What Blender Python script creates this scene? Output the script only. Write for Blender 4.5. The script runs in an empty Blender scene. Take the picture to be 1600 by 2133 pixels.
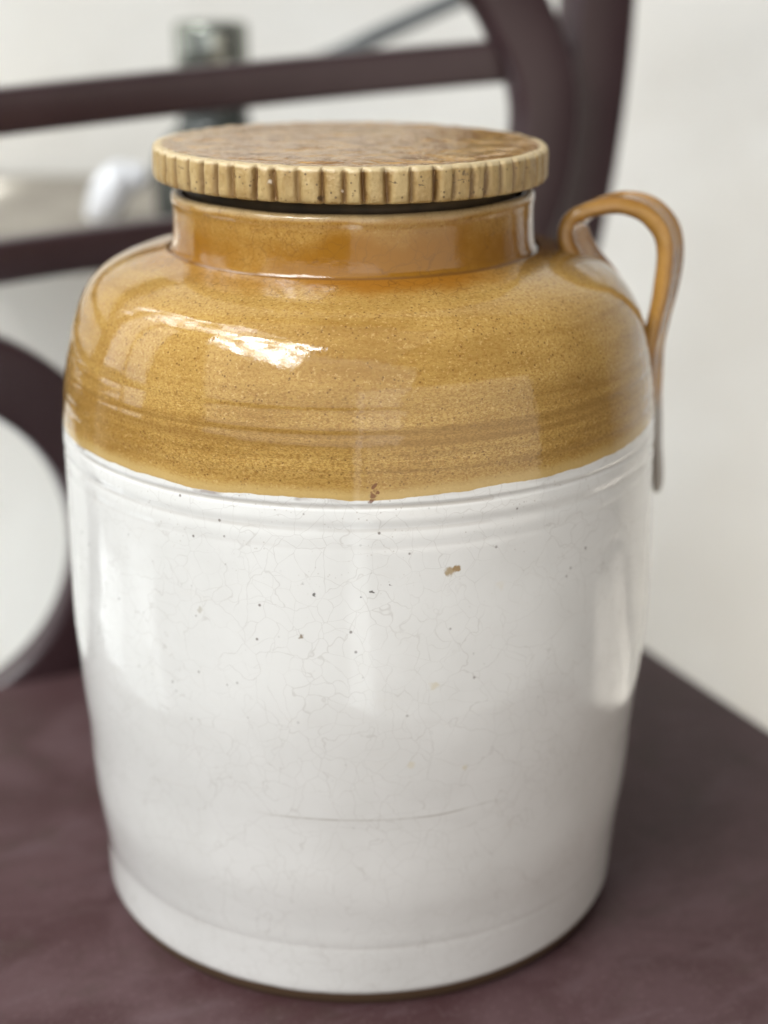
import bpy, math, random
from mathutils import Vector, noise, Matrix
random.seed(7)
S = bpy.context.scene
COL = S.collection
R = math.radians

# ------------------------------------------------------------------ camera
cam_d = bpy.data.cameras.new("camera")
cam = bpy.data.objects.new("camera", cam_d); COL.objects.link(cam)
cam.location = (0.0, -0.7243, 0.4582)
cam.rotation_euler = (math.pi / 2 - 0.3489, 0.0, -0.0175)
cam_d.sensor_fit = 'HORIZONTAL'; cam_d.sensor_width = 36.0
cam_d.lens = 36.0 * 3233.0 / 1600.0
cam_d.clip_start = 0.02; cam_d.clip_end = 60
cam_d.dof.use_dof = True
cam_d.dof.focus_distance = 0.622
cam_d.dof.aperture_fstop = 4.6
S.camera = cam

# ------------------------------------------------------------------ world, exposure
w = bpy.data.worlds.new("World"); S.world = w; w.use_nodes = True
w.node_tree.nodes["Background"].inputs[0].default_value = (0.92, 0.96, 1.0, 1)
w.node_tree.nodes["Background"].inputs[1].default_value = 0.11
S.view_settings.view_transform = 'Standard'
S.view_settings.look = 'None'
S.view_settings.gamma = 1.0
S.view_settings.exposure = -0.02
S.cycles.use_denoising = True
S.cycles.max_bounces = 8

# ------------------------------------------------------------------ lamps (daylight through openings, and added fills)
def lamp(name, loc, aim, sx, sy, power, color, along=None, dapple=None):
    d = bpy.data.lights.new(name, 'AREA'); d.shape = 'RECTANGLE'
    d.size = sx; d.size_y = sy; d.energy = power; d.color = color
    o = bpy.data.objects.new(name, d); COL.objects.link(o)
    zax = (Vector(loc) - Vector(aim)).normalized()
    xax = Vector(along) if along else Vector((0, 0, 1)).cross(zax)
    xax = (xax - zax * xax.dot(zax)).normalized(); yax = zax.cross(xax)
    m = Matrix((xax, yax, zax)).transposed().to_4x4(); m.translation = Vector(loc); o.matrix_world = m
    if dapple:                                      # sky broken up by leaves
        d.use_nodes = True; nt = d.node_tree
        em = [n for n in nt.nodes if n.type == 'EMISSION'][0]
        ge = nt.nodes.new('ShaderNodeNewGeometry'); mp = nt.nodes.new('ShaderNodeMapping')
        mp.inputs['Scale'].default_value = (dapple[0], dapple[1], 1)
        tx = nt.nodes.new('ShaderNodeTexNoise'); tx.inputs['Scale'].default_value = 1.0
        tx.inputs['Detail'].default_value = 5; tx.inputs['Roughness'].default_value = .62
        rp = nt.nodes.new('ShaderNodeValToRGB'); e = rp.color_ramp.elements
        e[0].position = .40; e[0].color = (.03, .026, .015, 1)
        e[1].position = .60; e[1].color = (1, 1, 1, 1)
        q = e.new(.49); q.color = (.27, .265, .235, 1)
        nt.links.new(ge.outputs['Parametric'], mp.inputs['Vector']); nt.links.new(mp.outputs[0], tx.inputs['Vector'])
        nt.links.new(tx.outputs['Fac'], rp.inputs[0]); nt.links.new(rp.outputs[0], em.inputs[0])
    return o
# tall opening on the left, in lights with mullions between
for k, (y0, y1) in enumerate(((-0.15, 0.22), (0.29, 0.80))):
    a = (y1 - y0)
    lamp("window_light", (-1.95, (y0 + y1) / 2, 1.0), (0, (y0 + y1) / 2, 1.0), a, 1.5, 6.0 * a * 1.5, (.95, .98, 1.0))
# daylight coming down on the pale ground beside and in front of the chair
for x, y, sx, sy, e in ((-1.02, 0.54, 1.35, .50, 28), (-1.15, -0.01, 1.35, .42, 13), (-0.01, -1.75, .16, 1.5, 60), (1.15, .50, 1.30, .62, 7)):
    g = lamp("ground_light", (x, y, 1.2), (x, y + .0001, 0), sx, sy, e * sx * sy, (.90, .965, 1.0) if x < .5 else (1.0, .94, .84))
    g.data.spread = R(5)
# open sky above and to the left, seen through foliage
for g in (lamp("sky_light", (-1.20, 0.10, 1.58), (0, -.05, .30), 2.8, .46, 11, (.92, .955, 1.0), (.50, -1.9, .80), (8.0, 2.4)),
          lamp("sky_light", (-1.02, -1.02, 1.66), (0, -.05, .30), 1.25, .74, 27, (.92, .955, 1.0), (.55, -1.9, .75), (4.6, 3.2))):
    g.data.spread = R(75)
lamp("right_panel_light", (1.20, -1.75, 0.28), (0, 0, .25), 2.7, 1.4, 15, (1.0, .90, .78))  # unseen panel, added in place of a pale wall mirrored in the neck
lamp("door_gap_light", (-0.02, -2.30, 0.10), (0, 0, .2), .10, 1.5, .8, (1.0, .98, .96))
lamp("front_fill_light", (-0.9, -2.3, 1.25), (0, 0, .15), 4.0, 1.8, 26, (.89, .945, 1.0))  # unseen fill, added to brighten the lower front of the jar
lamp("glint_light", (-0.62, -1.55, 2.1), (0, 0, .3), .16, .10, 2.2, (1.0, .98, .95))  # unseen small lamp, added for sharp glints on the glaze
lamp("overhead_light", (-0.45, -1.2, 2.7), (0, 0, .1), 3.0, 2.6, 10, (.94, .96, 1.0))

# ------------------------------------------------------------------ node helpers
def mat(name):
    m = bpy.data.materials.new(name); m.use_nodes = True
    nt = m.node_tree; b = nt.nodes['Principled BSDF']
    return m, nt, b
def pin(nt, sock, v):
    if v is None: return
    if isinstance(v, bpy.types.NodeSocket): nt.links.new(v, sock)
    elif isinstance(v, (tuple, list)) and len(v) == 3 and sock.type == 'RGBA': sock.default_value = (*v, 1)
    else: sock.default_value = v
def mth(nt, op, a, b=None, c=None, clamp=False):
    n = nt.nodes.new('ShaderNodeMath'); n.operation = op; n.use_clamp = clamp
    for i, v in enumerate((a, b, c)): pin(nt, n.inputs[i], v)
    return n.outputs[0]
def mix(nt, f, a, b, mode='MIX'):
    n = nt.nodes.new('ShaderNodeMix'); n.data_type = 'RGBA'; n.blend_type = mode; n.clamp_factor = True
    pin(nt, n.inputs[0], f); pin(nt, n.inputs[6], a); pin(nt, n.inputs[7], b)
    return n.outputs[2]
def step(nt, v, lo, hi, a=0., b=1.):
    n = nt.nodes.new('ShaderNodeMapRange'); n.interpolation_type = 'SMOOTHSTEP'
    pin(nt, n.inputs[0], v); pin(nt, n.inputs[1], lo); pin(nt, n.inputs[2], hi); pin(nt, n.inputs[3], a); pin(nt, n.inputs[4], b)
    return n.outputs[0]
def coords(nt, scale=(1, 1, 1), off=(0, 0, 0)):
    tc = nt.nodes.new('ShaderNodeTexCoord'); mp = nt.nodes.new('ShaderNodeMapping')
    mp.inputs['Scale'].default_value = scale; mp.inputs['Location'].default_value = off
    nt.links.new(tc.outputs['Object'], mp.inputs['Vector']); return mp.outputs[0]
def nz(nt, vec, scale, detail=3, rough=.55, dist=0.):
    n = nt.nodes.new('ShaderNodeTexNoise'); pin(nt, n.inputs['Vector'], vec)
    n.inputs['Scale'].default_value = scale; n.inputs['Detail'].default_value = detail
    n.inputs['Roughness'].default_value = rough; n.inputs['Distortion'].default_value = dist
    return n.outputs['Fac']
def vor(nt, vec, scale, feature='F1'):
    n = nt.nodes.new('ShaderNodeTexVoronoi'); n.feature = feature; pin(nt, n.inputs['Vector'], vec)
    n.inputs['Scale'].default_value = scale; return n
def bump(nt, b, h, strength, dist, prev=None):
    n = nt.nodes.new('ShaderNodeBump'); n.inputs['Strength'].default_value = strength; n.inputs['Distance'].default_value = dist
    pin(nt, n.inputs['Height'], h)
    if prev is not None: nt.links.new(prev, n.inputs['Normal'])
    nt.links.new(n.outputs[0], b.inputs['Normal']); return n.outputs[0]
def warp(nt, vec, scale, amt):
    n = nt.nodes.new('ShaderNodeTexNoise'); pin(nt, n.inputs['Vector'], vec); n.inputs['Scale'].default_value = scale; n.inputs['Detail'].default_value = 3
    s = nt.nodes.new('ShaderNodeVectorMath'); s.operation = 'SUBTRACT'; nt.links.new(n.outputs['Color'], s.inputs[0]); s.inputs[1].default_value = (.5, .5, .5)
    m = nt.nodes.new('ShaderNodeVectorMath'); m.operation = 'SCALE'; nt.links.new(s.outputs[0], m.inputs[0]); m.inputs['Scale'].default_value = amt
    a = nt.nodes.new('ShaderNodeVectorMath'); a.operation = 'ADD'; pin(nt, a.inputs[0], vec); nt.links.new(m.outputs[0], a.inputs[1])
    return a.outputs[0]
def spot(nt, vec, p, r, soft=.5):
    d = nt.nodes.new('ShaderNodeVectorMath'); d.operation = 'DISTANCE'; pin(nt, d.inputs[0], vec); d.inputs[1].default_value = p
    return step(nt, d.outputs['Value'], r * (1 - soft), r, 1., 0.)
def xyz(nt, vec):
    s = nt.nodes.new('ShaderNodeSeparateXYZ'); pin(nt, s.inputs[0], vec); return s.outputs

# ------------------------------------------------------------------ stoneware glazes
OCHRE_A, OCHRE_B = (.425, .264, .078), (.270, .148, .033)
def crackle(nt, scale, width, amount, off=0.):
    a = vor(nt, warp(nt, coords(nt, off=(off, off, 0)), 28, .035), scale, 'DISTANCE_TO_EDGE').outputs['Distance']
    b = vor(nt, warp(nt, coords(nt, off=(0, off, 2)), 45, .025), scale * .42, 'DISTANCE_TO_EDGE').outputs['Distance']
    la = mth(nt, 'MULTIPLY', step(nt, a, 0., width, 1., 0.), step(nt, nz(nt, coords(nt, off=(off, 3, 1)), 30, 4, .6), .36, .58))
    lb = mth(nt, 'MULTIPLY', step(nt, b, 0., width * .55, 1., 0.), step(nt, nz(nt, coords(nt, off=(7, off, 1)), 24, 4, .6), .34, .56))
    return mth(nt, 'MULTIPLY', mth(nt, 'MAXIMUM', la, lb), amount)
def ochre_colour(nt):
    st = nz(nt, coords(nt, (1, 1, 9)), 16, 5, .62)
    big = nz(nt, coords(nt), 14, 3)
    c = mix(nt, step(nt, mth(nt, 'ADD', mth(nt, 'MULTIPLY', st, .5), mth(nt, 'MULTIPLY', big, .5)), .38, .66), OCHRE_A, OCHRE_B)
    fine = nz(nt, coords(nt, (1, 1, 1.6)), 720, 2, .6)
    c = mix(nt, step(nt, fine, .44, .66, 0., .58), c, (.24, .11, .022))
    pale = nz(nt, coords(nt, (1, 1, 1.3), (5, 1, 2)), 620, 2, .6)
    c = mix(nt, step(nt, pale, .56, .72, 0., .30), c, (.72, .50, .22))
    v = vor(nt, coords(nt), 520)
    dot = mth(nt, 'MULTIPLY', step(nt, v.outputs['Distance'], .12, .34, 1., 0.), step(nt, nz(nt, coords(nt), 260, 2), .47, .60))
    c = mix(nt, mth(nt, 'MULTIPLY', dot, .75), c, (.10, .042, .012))
    return c
def body_material():
    m, nt, b = mat("two_tone_glaze")
    P = coords(nt); x, y, z = xyz(nt, P)
    och = ochre_colour(nt)
    # denser brown bands left by the throwing lines, pale run-off edge
    band = nz(nt, coords(nt, (.35, .35, 26)), 8, 4, .6)
    zmid = mth(nt, 'MULTIPLY', step(nt, z, .254, .266), step(nt, z, .272, .292, 1., .15))
    och = mix(nt, mth(nt, 'MULTIPLY', step(nt, band, .44, .64, 0., .8), zmid), och, (.235, .125, .030))
    dk = mth(nt, 'MULTIPLY', step(nt, nz(nt, coords(nt, (1, 1, 2.2), (2, 5, 0)), 880, 2, .6), .44, .62, 0., .5), mth(nt, 'MULTIPLY', step(nt, z, .2525, .262), step(nt, z, .275, .305, 1., .2)))
    och = mix(nt, dk, och, (.15, .070, .012))
    pool = mth(nt, 'MULTIPLY', step(nt, mth(nt, 'ADD', z, mth(nt, 'MULTIPLY', nz(nt, coords(nt), 22, 4, .6), .012)), .3295, .3340), mth(nt, 'MULTIPLY', step(nt, x, -.05, .0, .45, 1.), step(nt, x, .04, .07, 1., .3)))
    och = mix(nt, pool, och, (.27, .110, .013))
    wob = mth(nt, 'ADD', mth(nt, 'MULTIPLY', mth(nt, 'SUBTRACT', nz(nt, coords(nt, (1, 1, .2)), 30, 4, .6), .5), .0046), mth(nt, 'MULTIPLY', mth(nt, 'MAXIMUM', x, 0.), .020))
    zz = mth(nt, 'SUBTRACT', z, wob)
    och = mix(nt, step(nt, zz, .2525, .2575, .75, 0.), och, (.45, .315, .125))
    # white slip
    cloud = nz(nt, coords(nt, (1, 1, .8)), 15, 5, .6)
    wh = mix(nt, step(nt, cloud, .35, .7), (.645, .630, .604), (.595, .580, .553))
    sm = nz(nt, coords(nt, (1, 1, 3.5), (3, 0, 0)), 40, 5, .65)
    wh = mix(nt, step(nt, sm, .55, .8, 0., .25), wh, (.60, .565, .515))
    wh = mix(nt, crackle(nt, 105, .021, .52), wh, (.45, .42, .39))
    v = vor(nt, P, 135)
    pit = mth(nt, 'MULTIPLY', step(nt, v.outputs['Distance'], .05, .12, 1., 0.), step(nt, nz(nt, P, 60, 2), .49, .58))
    pit = mth(nt, 'MULTIPLY', pit, step(nt, z, .12, .20, .15, .85))
    wh = mix(nt, pit, wh, (.13, .105, .09))
    v2 = vor(nt, P, 430)
    pit2 = mth(nt, 'MULTIPLY', step(nt, v2.outputs['Distance'], .10, .2, 1., 0.), step(nt, nz(nt, P, 75, 2), .50, .66, 0., .5))
    pit2 = mth(nt, 'MULTIPLY', pit2, step(nt, z, .19, .25, .1, 1.))
    wh = mix(nt, pit2, wh, (.26, .2, .15))
    W = warp(nt, P, 300, .0045)
    for p, r, cc, a in (((.0375, -.1367, .2184), .0027, (.33, .235, .12), .9), ((.0402, -.136, .2194), .0022, (.27, .17, .07), .95),
                        ((-.0244, -.1402, .1911), .0012, (.20, .15, .10), .9), ((-.0671, -.1252, .1971), .0022, (.42, .38, .32), .7),
                        ((.0313, -.1391, .1681), .0026, (.55, .48, .34), .6), ((.0215, -.1396, .131), .0024, (.57, .5, .36), .55),
                        ((.0445, -.1337, .1263), .0018, (.55, .48, .34), .6), ((.0004, -.1418, .2092), .0009, (.1, .09, .08), .9),
                        ((-.0182, -.1406, .2098), .0010, (.08, .07, .06), .9), ((.0053, -.1416, .2116), .0010, (.08, .07, .06), .9),
                        ((.0122, -.1411, .2151), .0010, (.1, .08, .07), .9), ((.0580, -.128, .209), .003, (.6, .55, .46), .5)):
        wh = mix(nt, mth(nt, 'MULTIPLY', spot(nt, W, p, r), a), wh, cc)
    # faint ledge line in the lower third, only part way round
    led = mth(nt, 'MULTIPLY', spot(nt, coords(nt, (1, .5, 14), (0, 0, -.1035 * 14)), (.012, -.066, 0), .062, .25), step(nt, mth(nt, 'ABSOLUTE', mth(nt, 'SUBTRACT', z, mth(nt, 'ADD', .1033, mth(nt, 'MULTIPLY', step(nt, x, .03, .06), .0022)))), .0001, .0008, 1., 0.))
    led = mth(nt, 'MULTIPLY', led, step(nt, nz(nt, P, 70, 4, .7), .36, .62, .15, .75))
    wh = mix(nt, led, wh, (.40, .37, .33))
    for zc, a in ((.2478, .5), (.0330, .14), (.2380, .22), (.2305, .08)):
        ring = step(nt, mth(nt, 'ABSOLUTE', mth(nt, 'SUBTRACT', z, zc)), .0003, .0011, 1., 0.)
        wh = mix(nt, mth(nt, 'MULTIPLY', mth(nt, 'MULTIPLY', ring, a), step(nt, nz(nt, coords(nt, (1, 1, .5)), 26, 4, .7), .36, .6)), wh, (.34, .29, .24))
    edge = step(nt, zz, .25105, .25145)
    lip = mth(nt, 'MULTIPLY', step(nt, mth(nt, 'ABSOLUTE', mth(nt, 'SUBTRACT', zz, .2508)), .0002, .0014, 1., 0.), step(nt, nz(nt, P, 45, 3), .5, .62))
    wh = mix(nt, mth(nt, 'MULTIPLY', mth(nt, 'MULTIPLY', lip, .75), step(nt, x, -.03, .0, 1., .15)), wh, (.24, .19, .17))
    c = mix(nt, edge, wh, och)
    for p, r in (((.0072, -.1393, .2582), .0013), ((.0062, -.1397, .2563), .0014), ((.0056, -.14, .2530), .0018), ((.0050, -.14, .2505), .0016), ((.0075, -.14, .2545), .0013)):
        c = mix(nt, mth(nt, 'MULTIPLY', spot(nt, W, p, r), .85), c, (.12, .035, .012))
    c = mix(nt, mth(nt, 'MULTIPLY', step(nt, z, .321, .327), crackle(nt, 150, .035, .6, 2.)), c, (.09, .035, .01))
    # bare clay under the foot, darkened to carry the contact shadow too
    c = mix(nt, step(nt, mth(nt, 'ADD', z, mth(nt, 'MULTIPLY', nz(nt, coords(nt), 40, 3), .002)), .0080, .0096, 1., 0.), c, (.085, .046, .021))
    nt.links.new(c, b.inputs['Base Color'])
    rough = mth(nt, 'ADD', step(nt, z, .2508, .2515, .018, .030), mth(nt, 'MULTIPLY', nz(nt, P, 55, 4), .045))
    rough = mix(nt, step(nt, z, .0075, .0085, 1., 0.), rough, (.85, .85, .85))
    nt.links.new(rough, b.inputs['Roughness'])
    b.inputs['IOR'].default_value = 1.5
    n1 = bump(nt, b, nz(nt, coords(nt, (1, 1, 1.5)), 45, 4, .6), .10, .0012)
    n2 = bump(nt, b, nz(nt, P, 620, 2), .05, .0006, n1)
    return m
def neck_material():
    m, nt, b = mat("amber_neck_glaze")
    P = coords(nt); x, y, z = xyz(nt, P)
    c = ochre_colour(nt)
    am = mth(nt, 'ADD', nz(nt, coords(nt, (1, 1, .6)), 22, 4, .6), mth(nt, 'MULTIPLY', step(nt, z, .335, .352, .18, -.12), 1.))
    c = mix(nt, step(nt, am, .40, .66, .45, 1.0), c, (.25, .108, .010))
    rim = mth(nt, 'ADD', z, mth(nt, 'MULTIPLY', mth(nt, 'SUBTRACT', nz(nt, P, 60, 3), .5), .004))
    c = mix(nt, step(nt, rim, .3512, .3540, 0., .7), c, (.52, .38, .20))
    c = mix(nt, crackle(nt, 170, .03, .45, 1.), c, (.14, .06, .015))
    c = mix(nt, step(nt, mth(nt, 'ABSOLUTE', mth(nt, 'SUBTRACT', z, mth(nt, 'ADD', .3278, mth(nt, 'MULTIPLY', nz(nt, P, 60), .0012)))), .0002, .0012, .6, 0.), c, (.11, .042, .009))
    nt.links.new(c, b.inputs['Base Color'])
    nt.links.new(mth(nt, 'ADD', .07, mth(nt, 'MULTIPLY', nz(nt, P, 60, 3), .12)), b.inputs['Roughness'])
    bump(nt, b, nz(nt, coords(nt, (1, 1, 2)), 55, 4), .22, .0015)
    return m
def handle_material():
    m, nt, b = mat("amber_handle_glaze")
    P = coords(nt); x, y, z = xyz(nt, P)
    c = mix(nt, step(nt, nz(nt, coords(nt), 38, 4), .35, .68), (.39, .190, .036), (.20, .082, .012))
    ed = nt.nodes.new('ShaderNodeAttribute'); ed.attribute_name = 'edge'
    c = mix(nt, mth(nt, 'MULTIPLY', ed.outputs['Fac'], .30), c, (.52, .32, .11))
    fine = nz(nt, P, 480, 2, .6)
    c = mix(nt, step(nt, fine, .52, .7, 0., .3), c, (.24, .11, .02))
    c = mix(nt, step(nt, mth(nt, 'ADD', z, mth(nt, 'MULTIPLY', nz(nt, P, 50, 3), .012)), .2480, .2640, 1., 0.), c, (.27, .235, .20))
    nt.links.new(c, b.inputs['Base Color']); b.inputs['Roughness'].default_value = .13
    bump(nt, b, nz(nt, P, 60, 3), .25, .002)
    return m
def rim_material():
    m, nt, b = mat("fluted_clay_glaze")
    P = coords(nt)
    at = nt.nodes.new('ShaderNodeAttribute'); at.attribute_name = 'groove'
    c = mix(nt, step(nt, nz(nt, coords(nt, (1, 1, .5)), 70, 4, .65), .35, .68), (.40, .285, .125), (.275, .168, .054))
    c = mix(nt, step(nt, nz(nt, P, 420, 2, .6), .52, .72, 0., .4), c, (.36, .24, .10))
    v = vor(nt, P, 400)
    c = mix(nt, mth(nt, 'MULTIPLY', step(nt, v.outputs['Distance'], .12, .28, 1., 0.), step(nt, nz(nt, P, 160, 2), .42, .54, 0., .9)), c, (.11, .065, .025))
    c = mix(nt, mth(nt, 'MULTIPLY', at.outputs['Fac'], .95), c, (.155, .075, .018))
    z = xyz(nt, P)[2]
    c = mix(nt, step(nt, mth(nt, 'ADD', z, mth(nt, 'MULTIPLY', nz(nt, P, 130, 3), .002)), .0138, .0150, 0., .45), c, (.70, .58, .37))
    W = warp(nt, P, 350, .004)
    for p, r, cc in (((-.0118, -.0880, .0030), .0019, (.06, .03, .012)), ((-.0330, -.0825, .008), .0014, (.75, .66, .55)), ((-.0030, -.0885, .006), .0011, (.7, .6, .5)),
                     ((.0465, -.0760, .0115), .0018, (.10, .06, .03)), ((.0420, -.0785, .0105), .0013, (.10, .06, .03))):
        c = mix(nt, mth(nt, 'MULTIPLY', spot(nt, W, p, r, .6), .9), c, cc)
    # short hairline cracks across the ridges on the right
    x, y, _ = xyz(nt, P)
    zl = mth(nt, 'ADD', .0085, mth(nt, 'MULTIPLY', mth(nt, 'SUBTRACT', nz(nt, P, 170, 2), .5), .007))
    ln = step(nt, mth(nt, 'ABSOLUTE', mth(nt, 'SUBTRACT', z, zl)), .0001, .00028, 1., 0.)
    ln = mth(nt, 'MULTIPLY', ln, mth(nt, 'MULTIPLY', step(nt, x, .014, .018), step(nt, x, .045, .05, 1., 0.)))
    c = mix(nt, mth(nt, 'MULTIPLY', ln, step(nt, nz(nt, P, 120, 1), .45, .5)), c, (.07, .04, .02))
    nt.links.new(c, b.inputs['Base Color'])
    nt.links.new(mth(nt, 'ADD', .28, mth(nt, 'MULTIPLY', nz(nt, P, 120, 3), .3)), b.inputs['Roughness'])
    bump(nt, b, nz(nt, P, 300, 4), .6, .0014)
    return m
def lid_top_material():
    m, nt, b = mat("turned_lid_glaze")
    P = coords(nt); x, y, z = xyz(nt, P)
    rr = mth(nt, 'SQRT', mth(nt, 'ADD', mth(nt, 'MULTIPLY', mth(nt, 'ADD', x, .012), mth(nt, 'ADD', x, .012)), mth(nt, 'MULTIPLY', y, y)))
    cmb = nt.nodes.new('ShaderNodeCombineXYZ'); pin(nt, cmb.inputs[0], mth(nt, 'MULTIPLY', rr, 1.6)); pin(nt, cmb.inputs[1], mth(nt, 'MULTIPLY', x, 1.1)); pin(nt, cmb.inputs[2], mth(nt, 'MULTIPLY', y, 1.1))
    st = nz(nt, cmb.outputs[0], 60, 5, .65)
    c = mix(nt, step(nt, st, .36, .66), (.42, .235, .062), (.235, .105, .016))
    patch = nz(nt, P, 26, 4, .6)
    c = mix(nt, step(nt, patch, .54, .70, 0., .45), c, (.52, .35, .14))
    c = mix(nt, step(nt, nz(nt, P, 450, 2, .6), .52, .72, 0., .3), c, (.25, .13, .04))
    rad = mth(nt, 'SQRT', mth(nt, 'ADD', mth(nt, 'MULTIPLY', x, x), mth(nt, 'MULTIPLY', y, y)))
    c = mix(nt, step(nt, mth(nt, 'ADD', rad, mth(nt, 'MULTIPLY', nz(nt, P, 90, 3), .004)), .0868, .0888, 0., .6), c, (.66, .52, .31))
    nt.links.new(c, b.inputs['Base Color'])
    nt.links.new(mth(nt, 'ADD', .03, mth(nt, 'MULTIPLY', patch, .16)), b.inputs['Roughness'])
    n1 = bump(nt, b, st, .2, .0015)
    bump(nt, b, nz(nt, P, 60, 3), .45, .004, n1)
    return m
def simple(name, col, rough, var=None, scale=30, metal=0., bmp=0., bscale=200, bdist=.001):
    m, nt, b = mat(name)
    if var: nt.links.new(mix(nt, step(nt, nz(nt, coords(nt), scale, 5, .6), .35, .68), col, var), b.inputs['Base Color'])
    else: b.inputs['Base Color'].default_value = (*col, 1)
    b.inputs['Roughness'].default_value = rough; b.inputs['Metallic'].default_value = metal
    if bmp: bump(nt, b, nz(nt, coords(nt), bscale, 3), bmp, bdist)
    return m
def seat_material():
    m, nt, b = mat("worn_maroon_seat")
    P = coords(nt)
    a = nz(nt, coords(nt, (1, 1, 1)), 13, 6, .62, .6)
    s = nz(nt, coords(nt, (1.0, 3.0, 1)), 16, 6, .66, .8)
    c = mix(nt, step(nt, a, .36, .66), (.056, .0255, .0265), (.090, .050, .0525))
    c = mix(nt, step(nt, s, .50, .74, 0., .45), c, (.120, .078, .083))
    c = mix(nt, step(nt, nz(nt, coords(nt, off=(4, 2, 0)), 30, 5, .6), .50, .72, 0., .5), c, (.052, .032, .026))
    c = mix(nt, step(nt, nz(nt, P, 380, 3), .55, .72, 0., .25), c, (.19, .135, .13))
    nt.links.new(c, b.inputs['Base Color']); b.inputs['Specular IOR Level'].default_value = .25
    nt.links.new(mth(nt, 'ADD', .38, mth(nt, 'MULTIPLY', a, .3)), b.inputs['Roughness'])
    bump(nt, b, nz(nt, P, 160, 4), .25, .0015)
    return m
M_BODY, M_NECK, M_HANDLE, M_RIM, M_TOP = body_material(), neck_material(), handle_material(), rim_material(), lid_top_material()
M_INNER = simple("dark_inner_glaze", (.05, .035, .02), .35, (.09, .06, .03), 60)
M_SEAT = seat_material()
M_FRAME = simple("maroon_gloss_paint", (.031, .0132, .0152), .32, (.042, .0205, .023), 9, 0, .12, 40, .002)
M_WALL = simple("whitewashed_plaster", (.88, .868, .83), .85, (.81, .785, .735), 3.0, 0, .35, 30, .006)
M_FLOOR = simple("pale_floor_stone", (.58, .575, .56), .6, (.51, .505, .49), 5, 0, .2, 60, .002)
M_SHELF = simple("grey_tan_wood", (.36, .32, .265), .6, (.28, .245, .20), 14)
M_BOTTLE = simple("smoky_green_glaze", (.038, .043, .040), .12, (.075, .08, .07), 20)
M_CAP = simple("dull_tin", (.36, .37, .33), .12, (.22, .23, .19), 30, .8)
M_WHITE = simple("white_glint", (.90, .90, .92), .25, (.86, .87, .90), 20, 0, .3, 30, .006)  # white colour stands for bright glints on a shiny object
M_CABLE = simple("dark_grey_rubber", (.10, .11, .115), .5, (.13, .14, .145), 40)

# ------------------------------------------------------------------ mesh helpers
def obj(name, verts, faces, m, parent=None, smooth=True, kind=None):
    me = bpy.data.meshes.new(name); me.from_pydata(verts, [], faces)
    if m: me.materials.append(m)
    if smooth: me.polygons.foreach_set('use_smooth', [True] * len(me.polygons))
    me.update()
    o = bpy.data.objects.new(name, me); COL.objects.link(o)
    if parent: o.parent = parent
    if kind: o['kind'] = kind
    return o
def thing(name, label, cat, loc=(0, 0, 0)):
    o = bpy.data.objects.new(name, None); COL.objects.link(o); o.location = loc; o.empty_display_size = .05
    o['label'] = label; o['category'] = cat; return o
def tag(o, label, cat):
    o['label'] = label; o['category'] = cat; return o
def catmull(pts, n):
    out = []
    P = [pts[0]] + list(pts) + [pts[-1]]
    for i in range(1, len(P) - 2):
        for k in range(n):
            t = k / n
            out.append(tuple(.5 * (2 * b + (c - a) * t + (2 * a - 5 * b + 4 * c - d) * t * t + (3 * b - a - 3 * c + d) * t ** 3)
                             for a, b, c, d in zip(P[i - 1], P[i], P[i + 1], P[i + 2])))
    out.append(tuple(pts[-1])); return out
def interp(xs, ys, x):
    if x <= xs[0]: return ys[0]
    for i in range(1, len(xs)):
        if x <= xs[i]:
            t = (x - xs[i - 1]) / (xs[i] - xs[i - 1]); return ys[i - 1] + t * (ys[i] - ys[i - 1])
    return ys[-1]
def lathe(prof, seg, fn=None, cap0=True, cap1=True):
    V, F = [], []
    for r, z in prof:
        for k in range(seg):
            a = 2 * math.pi * k / seg
            v = (r * math.cos(a), r * math.sin(a), z)
            V.append(fn(v, r, z, a) if fn else v)
    for i in range(len(prof) - 1):
        for k in range(seg):
            k2 = (k + 1) % seg
            F.append((i * seg + k, i * seg + k2, (i + 1) * seg + k2, (i + 1) * seg + k))
    if cap0: F.append(tuple(reversed(range(seg))))
    if cap1: F.append(tuple((len(prof) - 1) * seg + k for k in range(seg)))
    return V, F
def sweep(path, sect, up=Vector((0, 1, 0)), caps=True, closed=False):
    """path: points; sect(i) -> list of (u,v): v along 'up', u along the side normal."""
    V, F = [], []; n = len(path); ns = None
    for i, p in enumerate(path):
        a, b = (path[(i - 1) % n], path[(i + 1) % n]) if closed else (path[max(i - 1, 0)], path[min(i + 1, n - 1)])
        t = (Vector(b) - Vector(a)).normalized()
        side = t.cross(up).normalized(); u2 = side.cross(t).normalized()
        s = sect(i); ns = len(s)
        for (u, v) in s: V.append(tuple(Vector(p) + side * u + u2 * v))
    for i in range(n if closed else n - 1):
        j = (i + 1) % n
        for k in range(ns):
            k2 = (k + 1) % ns
            F.append((i * ns + k, j * ns + k, j * ns + k2, i * ns + k2))
    if caps and not closed:
        F.append(tuple(range(ns))); F.append(tuple(reversed(range((n - 1) * ns, n * ns))))
    return V, F
def rrect(w, h, r, n=4):
    out = []
    for cx, cy, a0 in ((w / 2 - r, h / 2 - r, 0), (-w / 2 + r, h / 2 - r, 90), (-w / 2 + r, -h / 2 + r, 180), (w / 2 - r, -h / 2 + r, 270)):
        for k in range(n + 1):
            a = R(a0 + 90 * k / n); out.append((cx + r * math.cos(a), cy + r * math.sin(a)))
    return out
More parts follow.
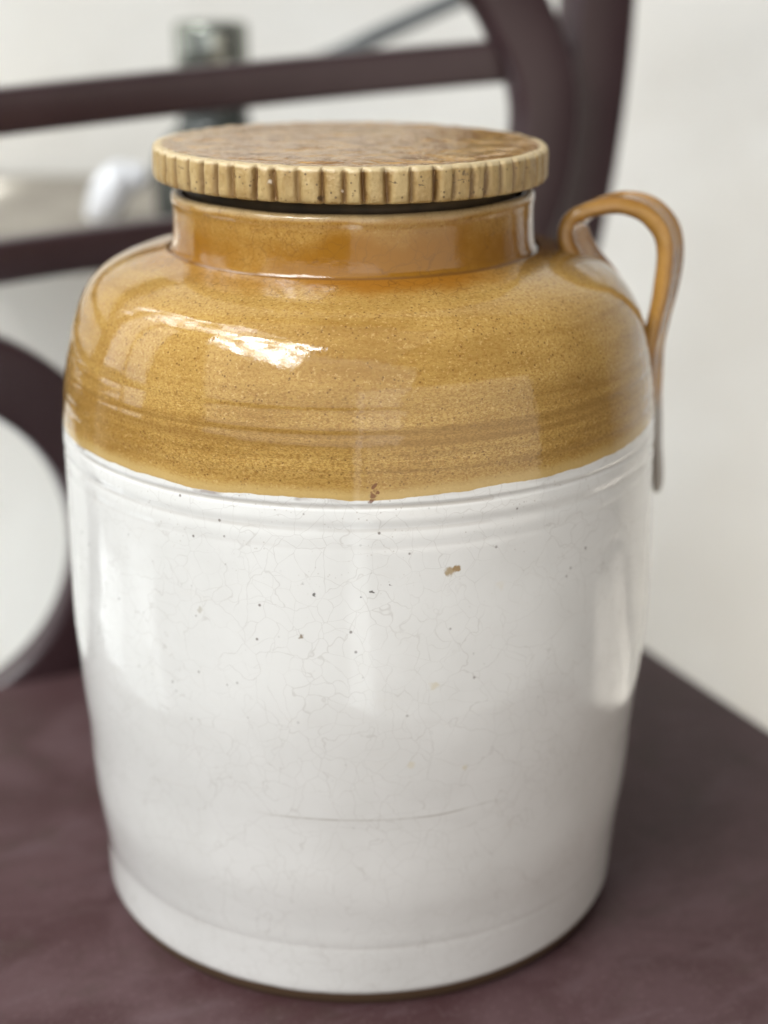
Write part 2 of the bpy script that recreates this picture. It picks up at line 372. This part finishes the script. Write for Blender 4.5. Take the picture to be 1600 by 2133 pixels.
def box(x0, x1, y0, y1, z0, z1, bev=.004):
    V, F = [], []
    sec = rrect(x1 - x0, y1 - y0, bev, 3); n = len(sec)
    prof = [(-bev * .8, z0), (0, z0 + bev), (0, z1 - bev), (-bev * .3, z1 - bev * .3), (-bev, z1)]
    cx, cy = (x0 + x1) / 2, (y0 + y1) / 2
    for ins, z in prof:
        for (u, v) in sec:
            V.append((cx + u * (1 + 2 * ins / (x1 - x0)), cy + v * (1 + 2 * ins / (y1 - y0)), z))
    for i in range(len(prof) - 1):
        for k in range(n):
            k2 = (k + 1) % n; F.append((i * n + k, i * n + k2, (i + 1) * n + k2, (i + 1) * n + k))
    F.append(tuple(reversed(range(n)))); F.append(tuple((len(prof) - 1) * n + k for k in range(n)))
    return V, F

# ------------------------------------------------------------------ setting: wall and floor
WY = .86
def wall_mesh():
    V, F = [], []; nx, nzv = 60, 40
    for j in range(nzv + 1):
        for i in range(nx + 1):
            x = -3 + 6 * i / nx; z = -.46 + 3.2 * j / nzv
            V.append((x, WY + .006 * noise.noise(Vector((x * 3, z * 3, 1))), z))
    for j in range(nzv):
        for i in range(nx):
            a = j * (nx + 1) + i; F.append((a, a + 1, a + nx + 2, a + nx + 1))
    return V, F
obj('wall', *wall_mesh(), M_WALL, kind='structure')
obj('floor', [(-6, -5, -.45), (6, -5, -.45), (6, WY + .05, -.45), (-6, WY + .05, -.45)], [(0, 1, 2, 3)], M_FLOOR, smooth=False, kind='structure')

# ------------------------------------------------------------------ the jar
JAR = thing('stoneware_jar', 'large lidded stoneware jar with ochre shoulder and off white body standing on maroon seat', 'jar')
ZK = [0.0, .0030, .0075, .0095, 0.017, 0.027, 0.042, 0.065, 0.095, 0.125, 0.155, 0.185, 0.215, 0.240, 0.255, 0.270, 0.285, 0.295, 0.305, 0.313, 0.319, 0.324, .3275, .3285]
RK = [.1282, .1300, .1316, .1323, .1326, .1331, .1344, .1371, .1385, .1409, .1426, .1425, .1418, .1413, .1402, .1386, .1356, .1333, .1291, .1238, .1166, .1045, .0905, .0860]
def centre_dx(z): return interp([0, .03, .1, .2, .3, .328, .37], [-.0005, .0008, .0012, .0013, .0009, -.0016, -.0016], z)
def body_profile():
    pts = catmull(list(zip(RK, ZK)), 40)
    out, last = [], None
    for r, z in pts:
        if last is None or math.hypot(r - last[0], z - last[1]) > .00085: out.append((r, z)); last = (r, z)
    res = []
    for r, z in out:
        g = 0.
        g -= .0007 * math.exp(-((z - .2478) / .0007) ** 2)          # incised line under the glaze edge
        g += .0003 * math.exp(-((z - .2498) / .0010) ** 2)
        g -= .0004 * math.exp(-((z - .2385) / .0022) ** 2)          # two soft rings below it
        g += .00022 * math.exp(-((z - .2425) / .0025) ** 2)
        g -= .00015 * math.exp(-((z - .2305) / .0018) ** 2)
        g -= .00015 * math.exp(-((z - .0330) / .0012) ** 2)
        g -= .00030 * math.exp(-((z - .2770) / .0007) ** 2) - .00010 * math.exp(-((z - .2785) / .0010) ** 2)
        g -= .00022 * math.exp(-((z - .2667) / .0008) ** 2)
        g -= .00018 * math.exp(-((z - .2608) / .0008) ** 2)
        g -= .00016 * math.exp(-((z - .2860) / .0009) ** 2)
        g += .00025 if z > .2514 else 0.                             # thickness of the glaze coat
        res.append((r + g, z))
    return res
def body_fn(v, r, z, a):
    c, s = math.cos(a), math.sin(a)
    d = .0009 * noise.noise(Vector((c * 1.3, s * 1.3, z * 9)))
    d += .00018 * noise.noise(Vector((c * 3.5, s * 3.5, z * 40 + 5)))
    d += .00006 * noise.noise(Vector((c * .8, s * .8, z * 170 + a * .4)))
    d += .00006 * noise.noise(Vector((c * 9, s * 9, z * 90)))
    fade = min(1., max(0., z / .03))
    d -= .0007 * max(0., -c) ** 2 * math.exp(-((z - .029) / .009) ** 2)
    x0 = centre_dx(z)
    wave = 0.
    if z > .245: d += .00012 * noise.noise(Vector((c * .8, s * .8, z * 150 + a * .4)))
    if z > .2: wave = .0008 * noise.noise(Vector((c * 1.1, s * 1.1, 3.3))) * min(1, (z - .2) / .03) * (1 if z < .315 else .4)
    return ((r + d * fade) * c + x0, (r + d * fade) * s, z + wave)
obj('body', *lathe(body_profile(), 360, body_fn, True, False), M_BODY, JAR)
neck_prof = catmull([(.0868, .3272), (.0846, .3292), (.0836, .333), (.0831, .340), (.0832, .348), (.0837, .3512), (.0832, .3536), (.0815, .3547), (.0792, .3543), (.0778, .3522), (.0772, .345), (.0770, .330), (.078, .318)], 8)
def neck_fn(v, r, z, a):
    c, s = math.cos(a), math.sin(a)
    d = .00045 * noise.noise(Vector((c * 1.5, s * 1.5, z * 20))) + .00022 * noise.noise(Vector((c * 5, s * 5, z * 60)))
    w = .0007 * noise.noise(Vector((c * 2.2, s * 2.2, 9))) * min(1, max(0, (z - .332) / .02))
    return ((r + d) * c - .0016, (r + d) * s, z + w)
obj('neck', *lathe(neck_prof, 260, neck_fn, False, False), M_NECK, JAR)
# hollow inside below the neck
obj('inner_wall', *lathe([(.078, .3185), (.092, .312), (.118, .298), (.130, .27), (.130, .02), (.10, .012)], 96, None, False, True), M_INNER, JAR)

# strap handle: a clay ribbon looped from the shoulder to the wall of the jar, drawn out into a tail
hp = [(.1235, .2970, .0110), (.1165, .3075, .0120), (.1098, .3165, .0112), (.1048, .3245, .0100), (.1022, .3300, .0094), (.1017, .3350, .0092), (.1046, .3398, .0090), (.1132, .3440, .0096), (.1258, .3456, .0100), (.1378, .3420, .0104),
      (.1462, .3325, .0102), (.1486, .3190, .0096), (.1472, .3040, .0092), (.1446, .2880, .0092), (.1422, .2730, .0108), (.1432, .2590, .0085), (.1460, .2420, .0062), (.1483, .2240, .0044), (.1496, .2080, .0046), (.1494, .2025, .0030)]
wid = [.034, .033, .031, .029, .028, .027, .027, .026, .025, .0235, .022, .0215, .021, .0205, .020, .017, .011, .0085, .0075, .004]
hpath = catmull([(x, 0.006, z) for x, z, _ in hp], 10); hth = catmull([(t, w_) for (_, _, t), w_ in zip(hp, wid)], 10)
def hsec(i):
    th, wd = hth[i]; out = []
    n = 40
    for k in range(n):
        a = 2 * math.pi * k / n; c, s = math.cos(a), math.sin(a)
        u = th / 2 * abs(c) ** .75 * (1 if c >= 0 else -1); v = wd / 2 * abs(s) ** .85 * (1 if s >= 0 else -1)
        q = abs(v) / (wd / 2)
        u *= .72 + .34 * math.exp(-((q - .80) / .24) ** 2)          # thicker rolled edges, shallow hollow between
        wob = 1 + .05 * noise.noise(Vector((i * .06, c, s)))
        out.append((u * wob, v * wob))
    return out
hV, hF = sweep(hpath, hsec, Vector((math.sin(R(29)), math.cos(R(29)), 0)))
hV = [(x + .0006 * noise.noise(Vector((x * 60, y * 60, z * 60))), y + .002 * noise.noise(Vector((z * 25, 2, x * 25))), z) for x, y, z in hV]
ho = obj('handle', hV, hF, M_HANDLE, JAR)
he = ho.data.attributes.new('edge', 'FLOAT', 'POINT'); he.data.foreach_set('value', [max(0., abs(math.sin(2 * math.pi * (k % 40) / 40)) - .72) / .28 * 1. for k in range(len(hV))])

# ------------------------------------------------------------------ the lid, resting in the neck
TH = .0150; RL = .0902
front = [-70, -63.6, -57.2, -50.6, -44.4, -38.7, -32.8, -26.3, -20.5, -13.9, -7.4, -1.8, 3.6, 9.6, 16, 22.5, 28.5, 33.8, 39, 45, 51.2, 56.4, 64, 70]
val = list(front); a = 76.
while a < 285: val.append(a); a += 6.1 + random.uniform(-.5, .5)
val = [R(d) - math.pi / 2 for d in val]; val.sort()
depths = [random.uniform(.6, 1.3) for _ in val]
def groove(a):
    best = 0.
    for v, dp in zip(val, depths):
        d = (a - v + math.pi) % (2 * math.pi) - math.pi
        if abs(d) < .06:
            x = d / .0135
            g = dp * math.exp(-x * x) if x < 0 else dp * math.exp(-(x / 1.25) ** 2)   # steeper on one flank
            if g > best: best = g
    return best
SEG = 1440
GR = [groove(2 * math.pi * k / SEG) for k in range(SEG)]
prof = [(RL - .0026, 0.), (RL - .0009, .0004), (RL - .0002, .0016), (RL, .004), (RL, .007), (RL, .010), (RL - .0001, .0125), (RL - .0004, .0138), (RL - .0010, .0146), (RL - .0022, .0150), (RL - .004, .01505)]
V, F, att = [], [], []
for j, (r, z) in enumerate(prof):
    amp = interp([0, .0012, .0125, .0148, .0152], [.35, 1, 1, .45, .15], z)
    for k in range(SEG):
        a = 2 * math.pi * k / SEG; c, s = math.cos(a), math.sin(a)
        am = amp
        ad = math.degrees(a) + 90
        if ad > 180: ad -= 360
        if 28 < ad < 44 and z > .0115: am *= .35                     # ridges broken off short at the top right
        n_ = .00042 * noise.noise(Vector((c * 25, s * 25, z * 180))) + .0004 * noise.noise(Vector((c * 3, s * 3, 1)))
        nz_ = .00035 * noise.noise(Vector((c * 14, s * 14, 4))) * (z / TH)
        gk = GR[int(k + SEG * .0028 * noise.noise(Vector((c * 9, s * 9, 3 + z * 25))) * (1 + (z - .007) * 30)) % SEG]
        rr = r - .0026 * gk * am + n_
        V.append((rr * c, rr * s, z + nz_)); att.append(gk * am)
for j in range(len(prof) - 1):
    for k in range(SEG):
        k2 = (k + 1) % SEG; F.append((j * SEG + k, j * SEG + k2, (j + 1) * SEG + k2, (j + 1) * SEG + k))
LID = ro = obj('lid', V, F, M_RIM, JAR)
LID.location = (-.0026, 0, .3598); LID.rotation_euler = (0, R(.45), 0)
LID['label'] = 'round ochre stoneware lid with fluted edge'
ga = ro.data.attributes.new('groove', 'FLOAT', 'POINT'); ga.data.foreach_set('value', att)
def top_fn(v, r, z, a):
    d = .00025 * noise.noise(Vector((v[0] * 60, v[1] * 60, 2))) + .0004 * noise.noise(Vector((v[0] * 18, v[1] * 18, 7)))
    e = max(0., 1 - max(0, r - .075) / .011)
    n_ = .00035 * noise.noise(Vector((math.cos(a) * 14, math.sin(a) * 14, 4)))
    return (v[0], v[1], z + d * e + n_ * (1 - e))
tp = [(RL - .0040, .01505)] + [(r_ / 1000, .0150 + .0006 * (1 - (r_ / 86) ** 2) - .0004 * math.exp(-((r_ - 78) / 3) ** 2)) for r_ in range(85, 0, -2)]
obj('lid_top', *lathe(tp, 240, top_fn, False, True), M_TOP, LID)
obj('plug', *lathe([(RL - .0026, 0.), (.0768, .0001), (.0765, -.004), (.0755, -.014), (.073, -.017), (.05, -.0175)], 128, None, False, True), M_INNER, LID)

# ------------------------------------------------------------------ the chair it stands on
ANG = R(24.5)
CH = thing('garden_chair', 'dark maroon painted chair with worn seat and curved back frame under the jar', 'chair', (.14, .364, 0))
CH.rotation_euler = (0, 0, ANG)
# local axes: x along the back (0 = right rear corner, negative to the left), y away from the seat
W = .63
sv, sf = box(-W, 0.012, -.66, 0.034, -.030, 0.0, .006)
obj('seat', sv, sf, M_SEAT, CH, smooth=False)
def bow(s): # the back is bowed: deepest in the middle
    t = (s + W / 2) / (W / 2); return .045 * (1 - t * t) + .004
def rail(z, h, lift):
    path = [(s, bow(s) + .018, z + (lift(-s) if callable(lift) else lift * (s / W) ** 2)) for s in [-.02 - (W - .04) * k / 24 for k in range(25)]]
    return sweep(path, lambda i: [(v, u) for u, v in rrect(h, .022, .004)], Vector((0, 0, 1)))
obj('back_rail', *rail(.3815, .0285, lambda q: .0030 - .068 * (q - .042) if q < .45 else -.0247), M_FRAME, CH)
obj('back_rail', *rail(.2815, .0270, -.034), M_FRAME, CH)
def post(sgn):
    cx = 0 if sgn > 0 else -W
    pts = catmull([(-.038, .0, -.45), (-.030, .004, -.1), (-.022, .010, .05), (.004, .018, .17), (.030, .022, .27), (.044, .026, .34), (.0535, .032, .42), (.060, .04, .55), (.058, .05, .70)], 8)
    path = [(cx + sgn * x, y + .012, z) for x, y, z in pts]
    return sweep(path, lambda i: [(v, u) for u, v in rrect(.030, .052, .007)], Vector((0, 1, 0)))
obj('back_post', *post(1), M_FRAME, CH)
obj('back_post', *post(-1), M_FRAME, CH)
def bracket(sgn):
    cx = 0 if sgn > 0 else -W
    pts = catmull([(-.070, .0, .20), (-.032, .004, .255), (-.010, .006, .302), (-.0025, .008, .345), (-.0055, .010, .375), (-.018, .014, .405), (-.040, .02, .440), (-.10, .03, .485), (-.18, .04, .51), (-.30, .05, .515)], 8)
    path = [(cx + sgn * x, y + .010, z) for x, y, z in pts]
    return sweep(path, lambda i: [(v, u) for u, v in rrect(.026, .049, .008)], Vector((0, 1, 0)))
obj('curved_bracket', *bracket(1), M_FRAME, CH)
obj('curved_bracket', *bracket(-1), M_FRAME, CH)
for cx in (-.460, -.142):
    rp = [(cx + .1285 * math.cos(2 * math.pi * k / 72), .020, .096 + .1285 * math.sin(2 * math.pi * k / 72)) for k in range(72)]
    obj('back_ring', *sweep(rp, lambda i: [(v - (.003 * max(0., math.cos(R(5 * i) - R(45))) ** 2 if v < 0 else 0.), u) for u, v in rrect(.024, .045, .006)], Vector((0, 1, 0)), closed=True), M_FRAME, CH)
for x0, y0 in ((-W + .02, -.64), (-.03, -.64)):
    obj('leg', *box(x0, x0 + .035, y0, y0 + .035, -.45, -.028, .004), M_FRAME, CH)

# ------------------------------------------------------------------ blurred things behind the chair
SHELF_Z = .245
SH = tag(obj('wall_shelf', *box(-.44, -.045, .50, WY - .008, SHELF_Z - .03, SHELF_Z, .004), M_SHELF, smooth=False), 'greyish tan shelf fixed to the white wall behind the chair back', 'shelf')
BT = thing('bottle', 'dark greenish grey bottle standing on the shelf behind the upper chair rail', 'bottle', (-.1160, .58, SHELF_Z))
obj('body', *lathe(catmull([(.044, 0.), (.050, .006), (.051, .03), (.050, .05), (.044, .063), (.032, .075), (.0285, .086), (.028, .10), (.028, .114)], 6), 64), M_BOTTLE, BT)
obj('cap', *lathe([(.0293, .114), (.0300, .116), (.0300, .153), (.0285, .157), (.02, .1585)], 64), M_CAP, BT)
def lump(cx, cy, cz, rx, ry, rz, tilt, seed):
    V, F = [], []; n, m_ = 28, 18
    for j in range(m_ + 1):
        ph = math.pi * j / m_
        for i in range(n):
            th = 2 * math.pi * i / n
            d = Vector((math.sin(ph) * math.cos(th), math.sin(ph) * math.sin(th), math.cos(ph)))
            k = 1 + .12 * noise.noise(d * 2.2 + Vector((seed, 0, 0))) + .05 * noise.noise(d * 6 + Vector((0, seed, 0)))
            p = Vector((d.x * rx * k, d.y * ry * k, d.z * rz * k)); p.rotate(Matrix.Rotation(tilt, 3, 'Y'))
            V.append((cx + p.x, cy + p.y, cz + p.z))
    for j in range(m_):
        for i in range(n):
            i2 = (i + 1) % n; F.append((j * n + i, (j + 1) * n + i, (j + 1) * n + i2, j * n + i2))
    return V, F
BG = thing('shiny_thing', 'shiny thing on the shelf left of the jar neck, its glints painted white', 'object', (-.202, .565, SHELF_Z))
obj('large_lump', *lump(0, 0, .023, .0165, .018, .029, R(28), 1.), M_WHITE, BG)  # white lumps shaped after the glints on something shiny
obj('small_lump', *lump(.021, .002, .036, .011, .011, .0115, 0., 4.), M_WHITE, BG)
cp = catmull([(-.11, .66, .345), (-.03, .66, .366), (.03, .665, .392), (.11, .67, .425), (.25, .69, .47), (.42, .72, .52), (.60, .80, .62), (.70, .858, .75)], 10)
tag(obj('cable', *sweep(cp, lambda i: [(0.0075 * math.cos(2 * math.pi * k / 12), 0.0075 * math.sin(2 * math.pi * k / 12)) for k in range(12)], Vector((0, 1, 0))), M_CABLE), 'dark grey cable sagging across the white wall above the upper chair rail', 'cable')
